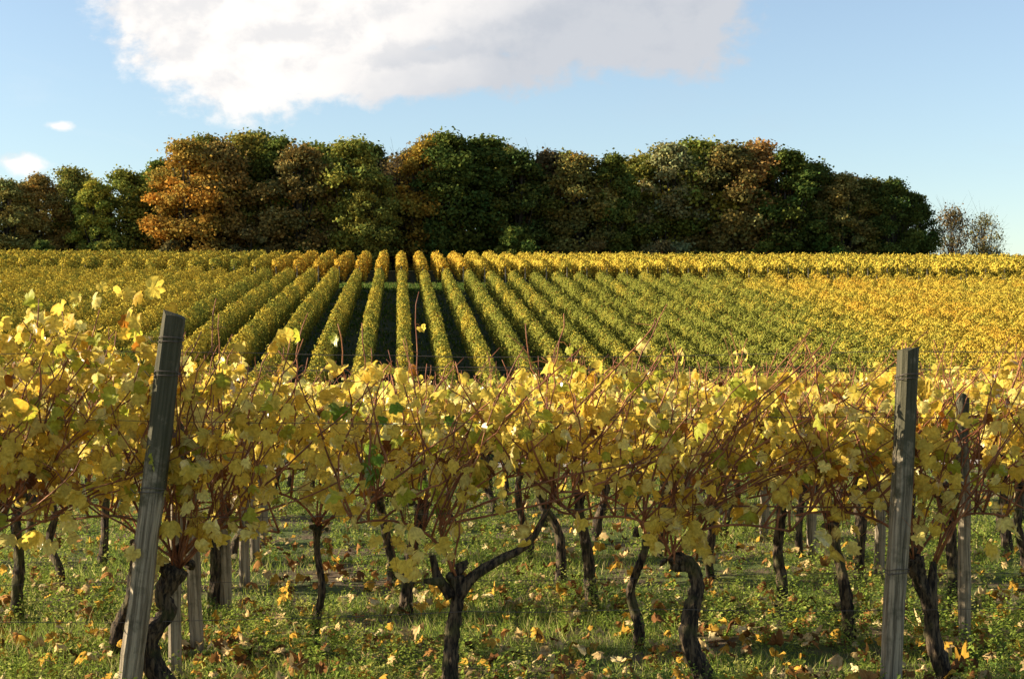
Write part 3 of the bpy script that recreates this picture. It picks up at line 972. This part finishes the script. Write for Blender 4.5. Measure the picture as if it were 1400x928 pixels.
vine(1630, Y1, 106, 1, 'vine in the front row at the far right edge, mostly out of sight', top=1.58, nshoot=28, extra=110, lean=.1)

hand = {2: [(-130, .04), (165, .027), (440, .02), (870, .027), (1162, .030), (1455, .036)],
        3: [(-205, .03), (25, .030), (290, .029), (552, .036), (812, .029), (1062, .030), (1303, .032), (1545, .036)],
        4: [(-150, .03), (80, .033), (535, .03), (765, .03), (975, .03), (1172, .032), (1400, .03)],
        5: [(-60, .03), (135, .03), (320, .03), (722, .026), (905, .028), (1092, .028), (1245, .028), (1376, .036), (1560, .03)]}
heads = {(2, 870): (.07, 0, .62), (2, 1162): (-.10, 0, .70), (3, 812): (-.09, 0, .78), (3, 1303): (-.06, .02, .72), (3, 1062): (.03, 0, .78)}
protos = []
for row in (2, 3, 4, 5):
    for i, (px, tr_) in enumerate(hand[row]):
        lab = f'slim dark-trunked yellow vine, {nth(i + 1)} from left in the {nth(row)} row back'
        v = vine(px, ROW_Y[row - 1], 200 + row * 20 + i, row, lab, top=(1.47 if row < 4 else 1.36) + rnd.uniform(-.12, .12) + (.40 if px < 60 and row <= 3 else .26 if px < 200 and row <= 3 else 0), trunk_r=tr_, nshoot=22 if row < 4 else 18, extra=100,
                 hi=row <= 3, lean=.25, head=heads.get((row, px)), spread=.66)
        if row >= 4:
            protos.append(v)
for row in range(6, 13):
    Y = ROW_Y[row - 1]
    step = 1.2
    x = at(-60, Y) + rnd.uniform(0, 1.0)
    i = 0
    while x < at(1480, Y):
        px = to_px(x, Y)
        if not (375 < px < 500 and row < 10):
            i += 1
            copy_vine(protos[(i * 5 + row * 3) % len(protos)], px, Y, f'slim dark-trunked yellow vine, {nth(i)} from left in the {nth(row)} row back', (i + row) % 2 == 0, .97 if row > 8 else 1.0)
        x += step * rnd.uniform(.92, 1.08)

# posts
def post(px, py_top, Y, w, dpt, label, px_base=None, wraps=(), seed=0, lean_y=0.0, cut=0.0):
    xt, zt = at(px, Y, py_top)
    xb = at(px_base if px_base is not None else px, Y)
    z0 = float(gz(Y))
    h = math.hypot(zt - z0, xt - xb)
    root = link('vineyard_post', post_mesh(h, w, dpt, 300 + seed, cut))
    root.location = (xb, Y, z0)
    root.rotation_euler = (lean_y, math.atan2(xt - xb, zt - z0), rnd.uniform(-.1, .1))
    tag(root, label, 'post', 'wooden vineyard posts')
    for wz in wraps:
        ac = Acc()
        for q in range(2):
            ang = np.linspace(0, 2 * np.pi, 17)
            ex = (w / 2 + .004) * np.sign(np.cos(ang)) * np.abs(np.cos(ang)) ** .35; ey = (dpt / 2 + .004) * np.sign(np.sin(ang)) * np.abs(np.sin(ang)) ** .35
            pts = np.stack([ex, ey, wz + q * .012 + .01 * np.cos(ang + q)], 1)
            ac.add(*tube(pts, .0024, 5))
        ac.add(*tube([(-w / 2, -dpt / 2, wz), (-w / 2 - .02, -dpt / 2 - .012, wz - .012), (-w / 2 - .045, -dpt / 2 - .008, wz + .01)], .002, 5))
        link('wire_wrap', ac.mesh('wire_wrap', M_WIRE), root)
    return root


post(239, 431, Y1 - .16, .102, .09, 'big leaning post with green algae at the left of the front row', px_base=172, wraps=(1.76, 1.60, 1.05), seed=1, cut=-.02)
post(1243, 477, Y1 - .16, .088, .10, 'upright grey post with a sunlit left edge in the front row', px_base=1217, wraps=(1.57, .62), seed=2, cut=.02)
post(243, 560, Y1 + .55, .062, .07, 'narrow dark post just behind the big leaning post', px_base=238, seed=3)
post(256, 590, ROW_Y[1] - .02, .072, .07, 'pale leaning post in the second row back, right of the twisted vine', px_base=270, seed=4, wraps=(1.1,))
post(302, 585, ROW_Y[2], .075, .07, 'pale upright post in the third row back, left of the grass gap', px_base=309, seed=5)
post(333, 590, ROW_Y[3], .07, .07, 'pale upright post in the fourth row back, left of the grass gap', px_base=334, seed=6)
post(347, 590, ROW_Y[4], .07, .07, 'pale upright post in the fifth row back, left of the grass gap', px_base=349, seed=7)
post(358, 580, ROW_Y[5], .07, .07, 'pale upright post in the sixth row back, left of the grass gap', px_base=361, seed=8)
post(1316, 538, ROW_Y[1] - .22, .062, .065, 'light post with a dark top right of the tall grey post', px_base=1320, wraps=(1.3,), seed=9)
post(1208, 560, ROW_Y[3], .07, .07, 'pale post in the fourth row back, just left of the tall grey post', px_base=1202, seed=10)
post(1109, 560, ROW_Y[4], .07, .07, 'pale post in the fifth row back, between two dark trunks', px_base=1110, seed=11)
post(1045, 570, ROW_Y[5], .07, .07, 'pale post in the sixth row back, right of the hooked vine', px_base=1045, seed=12)
post(989, 570, ROW_Y[6], .07, .07, 'pale post in the seventh row back, behind the hooked vine', px_base=989, seed=13)
post(938, 570, ROW_Y[7], .07, .07, 'pale post in the eighth row back, above the hooked vine', px_base=938, seed=14)

# wires strung along the rows
def wire(Y, z, x0, x1, r, label, seed):
    rs = np.random.RandomState(seed)
    n = int((x1 - x0) / .35) + 2
    xs_ = np.linspace(x0, x1, n)
    pts = np.stack([xs_, np.full(n, Y) + rs.normal(0, .004, n), float(gz(Y)) + z + .012 * np.sin(xs_ * 1.6 + seed) + rs.normal(0, .003, n)], 1)
    ac = Acc(); ac.add(*tube(pts, r, 5))
    o = link('trellis_wire', ac.mesh('trellis_wire', M_WIRE))
    tag(o, label, 'wire', 'trellis wires of the near rows')


for i, row in enumerate((1, 2, 3, 4)):
    Y = ROW_Y[row - 1]
    for q, (z, w_) in enumerate(((1.60, 'top'), (1.36, 'upper'), (.92, 'lower'), (.42, 'lowest'))):
        if row > 2 and q == 3:
            continue
        wire(Y - (.05 if row == 1 else .03), z - .02 * i + (.08 if q == 0 and row == 1 else 0), at(-160, Y), at(1660, Y),   .0017 if row == 1 else .0016,
             f'{w_} thin rusty wire strung along the {("front", "second", "third", "fourth")[i]} row of vines', row * 10 + q)

# ------------------------------------------------------------------ ground cover
def field_noise(x, y, s, seed):
    v = 0
    for k, f in enumerate((1.0, 2.1, 4.3)):
        v = v + (np.sin(x * s * f + seed + 2.3 * np.sin(y * s * f * .7 + k)) * np.sin(y * s * f * 1.1 + seed * 1.7 + 1.9 * np.sin(x * s * f * .6 + k))) / (k + 1)
    return v


def scatter(rs, n, y0, y1, p=1.6):
    u = rs.uniform(0, 1, n)
    y = (y0 ** (1 - p) + u * (y1 ** (1 - p) - y0 ** (1 - p))) ** (1 / (1 - p))      # more of them close by
    lo = y * math.tan(math.atan(-.35) + TH) - 1.8; hi_ = y * math.tan(math.atan(.35) + TH) + 1.8
    return rs.uniform(lo, hi_), y


rs = np.random.RandomState(5)
# grass blades in tufts
n = 190000
x, y = scatter(rs, n, 4.6, 21.5)
f = field_noise(x, y, 1.3, 2.0)
keep = f + rs.normal(0, .40, n) > -.40
x, y, f = x[keep], y[keep], f[keep]; n = len(x)
hgt = np.clip(.055 + .045 * f + rs.normal(0, .025, n), .02, .20)
pos = np.stack([x, y, gz(y) - .005], 1)
tip = unit(np.stack([rs.normal(0, .5, n), rs.normal(0, .5, n), np.ones(n)], 1))
nrm = unit(np.stack([rs.normal(0, 1, n), rs.normal(0, 1, n), np.zeros(n)], 1))
LVb = BLADE_V.copy()
t1, s1 = unit(tip), None
side = unit(np.cross(tip, nrm)); nn = np.cross(side, tip)
wd = (.0030 + .0022 * rs.uniform(0, 1, n)) * np.clip(y / 8, 1, 2.0)
bend = rs.normal(0, .35, n)
V = pos[:, None, :] + (wd[:, None] * BLADE_V[None, :, 0])[..., None] * side[:, None, :] + (hgt[:, None] * BLADE_V[None, :, 1])[..., None] * tip[:, None, :] + ((hgt * bend)[:, None] * BLADE_V[None, :, 1] ** 2)[..., None] * nn[:, None, :]
T = (BLADE_T[None] + (np.arange(n) * 5)[:, None, None]).reshape(-1, 3)
gcol = np.where((rs.uniform(0, 1, n) < .80)[:, None], np.array([.25, .32, .06]), np.array([.50, .44, .18])) * rs.uniform(.65, 1.35, (n, 1))
grass = link('grass', make_mesh('grass', V.reshape(-1, 3), T, M_GRASS, np.repeat(gcol, 5, axis=0)))
tag(grass, 'short green grass growing between the vine rows', 'grass', kind='stuff')

# leafy weeds
n = 20000
x, y = scatter(rs, n, 4.7, 21.0, 1.4)
f = field_noise(x, y, 1.1, 7.0)
keep = f + rs.normal(0, .40, n) > -.25
x, y, f = x[keep], y[keep], f[keep]; n = len(x)
hgt = np.clip(.12 + .08 * f + rs.normal(0, .06, n), .03, .38)
L_per = 26
tt = rs.uniform(.1, 1.0, (n, L_per))
ang = rs.uniform(0, 6.28, (n, L_per))
lx = rs.normal(0, .20, (n, 1)) * hgt[:, None]; ly = rs.normal(0, .20, (n, 1)) * hgt[:, None]
spr = .010 + .035 * (1 - tt) * rs.uniform(.3, 1, (n, L_per))
px3 = x[:, None] + lx * tt + np.cos(ang) * spr; py3 = y[:, None] + ly * tt + np.sin(ang) * spr
pz3 = gz(y)[:, None] + tt * hgt[:, None]
pos = np.stack([px3, py3, pz3], -1).reshape(-1, 3)
tip = np.stack([np.cos(ang), np.sin(ang), rs.normal(.25, .4, (n, L_per))], -1).reshape(-1, 3)
nrm = np.stack([rs.normal(0, .4, n * L_per), rs.normal(0, .4, n * L_per), np.ones(n * L_per)], 1)
sz = np.repeat(rs.uniform(.013, .028, n), L_per) * rs.uniform(.7, 1.25, n * L_per)
wc = np.where((rs.uniform(0, 1, n) < .6)[:, None], np.array([.27, .34, .06]), np.where((rs.uniform(0, 1, n) < .6)[:, None], np.array([.40, .40, .10]), np.array([.15, .23, .05])))
wcol = np.repeat(wc * rs.uniform(.75, 1.25, (n, 1)), L_per, axis=0) * rs.uniform(.8, 1.2, (n * L_per, 1))
V, T, C = place_leaves(rs, pos, tip, unit(nrm), sz, QUAD_V * np.array([.62, 1]), QUAD_T, wcol, .4, .03)
ac = Acc(); ac.add(V, T, C)
weeds = link('weeds', ac.mesh('weeds', M_GRASS))
tag(weeds, 'low leafy green weeds covering the ground under the vines', 'weeds', kind='stuff')

# grass in the alleys and on the strip between the two blocks of rows on the hill
n = 90000
x = rs.uniform(-22, 26, n); y = np.where(rs.uniform(0, 1, n) < .35, rs.uniform(112.6, 120.8, n), rs.uniform(55, 113, n))
f = field_noise(x, y, .8, 3.0)
keep = (f + rs.normal(0, .4, n) > -.3) & ((np.abs((x - ROW_X0 + ROW_W / 2) % ROW_W - ROW_W / 2) > .3) | (y > 112.6))
x, y, f = x[keep], y[keep], f[keep]; n = len(x)
pos = np.stack([x, y, gz(y) + lean(x, y) - .01], 1)
tip = np.stack([rs.normal(0, .45, n), rs.normal(0, .45, n), np.ones(n)], 1)
nrm = unit(np.stack([rs.normal(0, 1, n), rs.normal(0, 1, n), np.full(n, .3)], 1))
hc = np.where((rs.uniform(0, 1, n) < .8)[:, None], np.array([.085, .135, .026]), np.array([.20, .19, .06])) * rs.uniform(.6, 1.4, (n, 1))
V, T, C = place_leaves(rs, pos, tip, nrm, rs.uniform(.10, .26, n), QUAD_V * np.array([.5, 1]), QUAD_T, hc, .5, .03)
hg = link('grass', make_mesh('hill_grass', V, T, M_GRASS, C))
tag(hg, 'rough green grass in the alleys and strip on the hillside', 'grass', kind='stuff')

# fallen vine leaves
n = 11500
x, y = scatter(rs, n, 4.6, 21.0, 1.7)
rowdist = np.abs(((y - 7.15 + .55) % 1.1) - .55)
f = field_noise(x, y, .9, 4.0)
keep = f * .5 + rs.normal(0, .45, n) - rowdist * 1.2 > -.35
x, y = x[keep], y[keep]; n = len(x)
pos = np.stack([x, y, gz(y) + rs.uniform(.012, .11, n)], 1)
tip = np.stack([rs.normal(0, 1, n), rs.normal(0, 1, n), rs.normal(0, .25, n)], 1)
nrm = unit(np.stack([rs.normal(0, .45, n), rs.normal(-.12, .45, n), np.ones(n)], 1))
u = rs.uniform(0, 1, n)[:, None]
lc = np.where(u < .30, np.array([.52, .30, .05]), np.where(u < .55, np.array([.50, .36, .17]), np.where(u < .75, np.array([.30, .15, .05]), np.where(u < .9, np.array([.16, .075, .03]), np.array([.62, .50, .26])))))
near = y < 11
ac = Acc()
for msk, LV, LT in ((near, LEAF_HI_V, LEAF_HI_T), (~near, LEAF_LO_V, LEAF_LO_T)):
    k = int(msk.sum())
    ac.add(*place_leaves(rs, pos[msk], tip[msk], nrm[msk], rs.uniform(.032, .078, k), LV, LT, lc[msk] * rs.uniform(.75, 1.2, (k, 1)), 1.1, .07))
fl = link('fallen_leaves', ac.mesh('fallen_leaves', M_LITTER))
tag(fl, 'curled tan and yellow vine leaves lying on the ground', 'fallen leaves', kind='stuff')
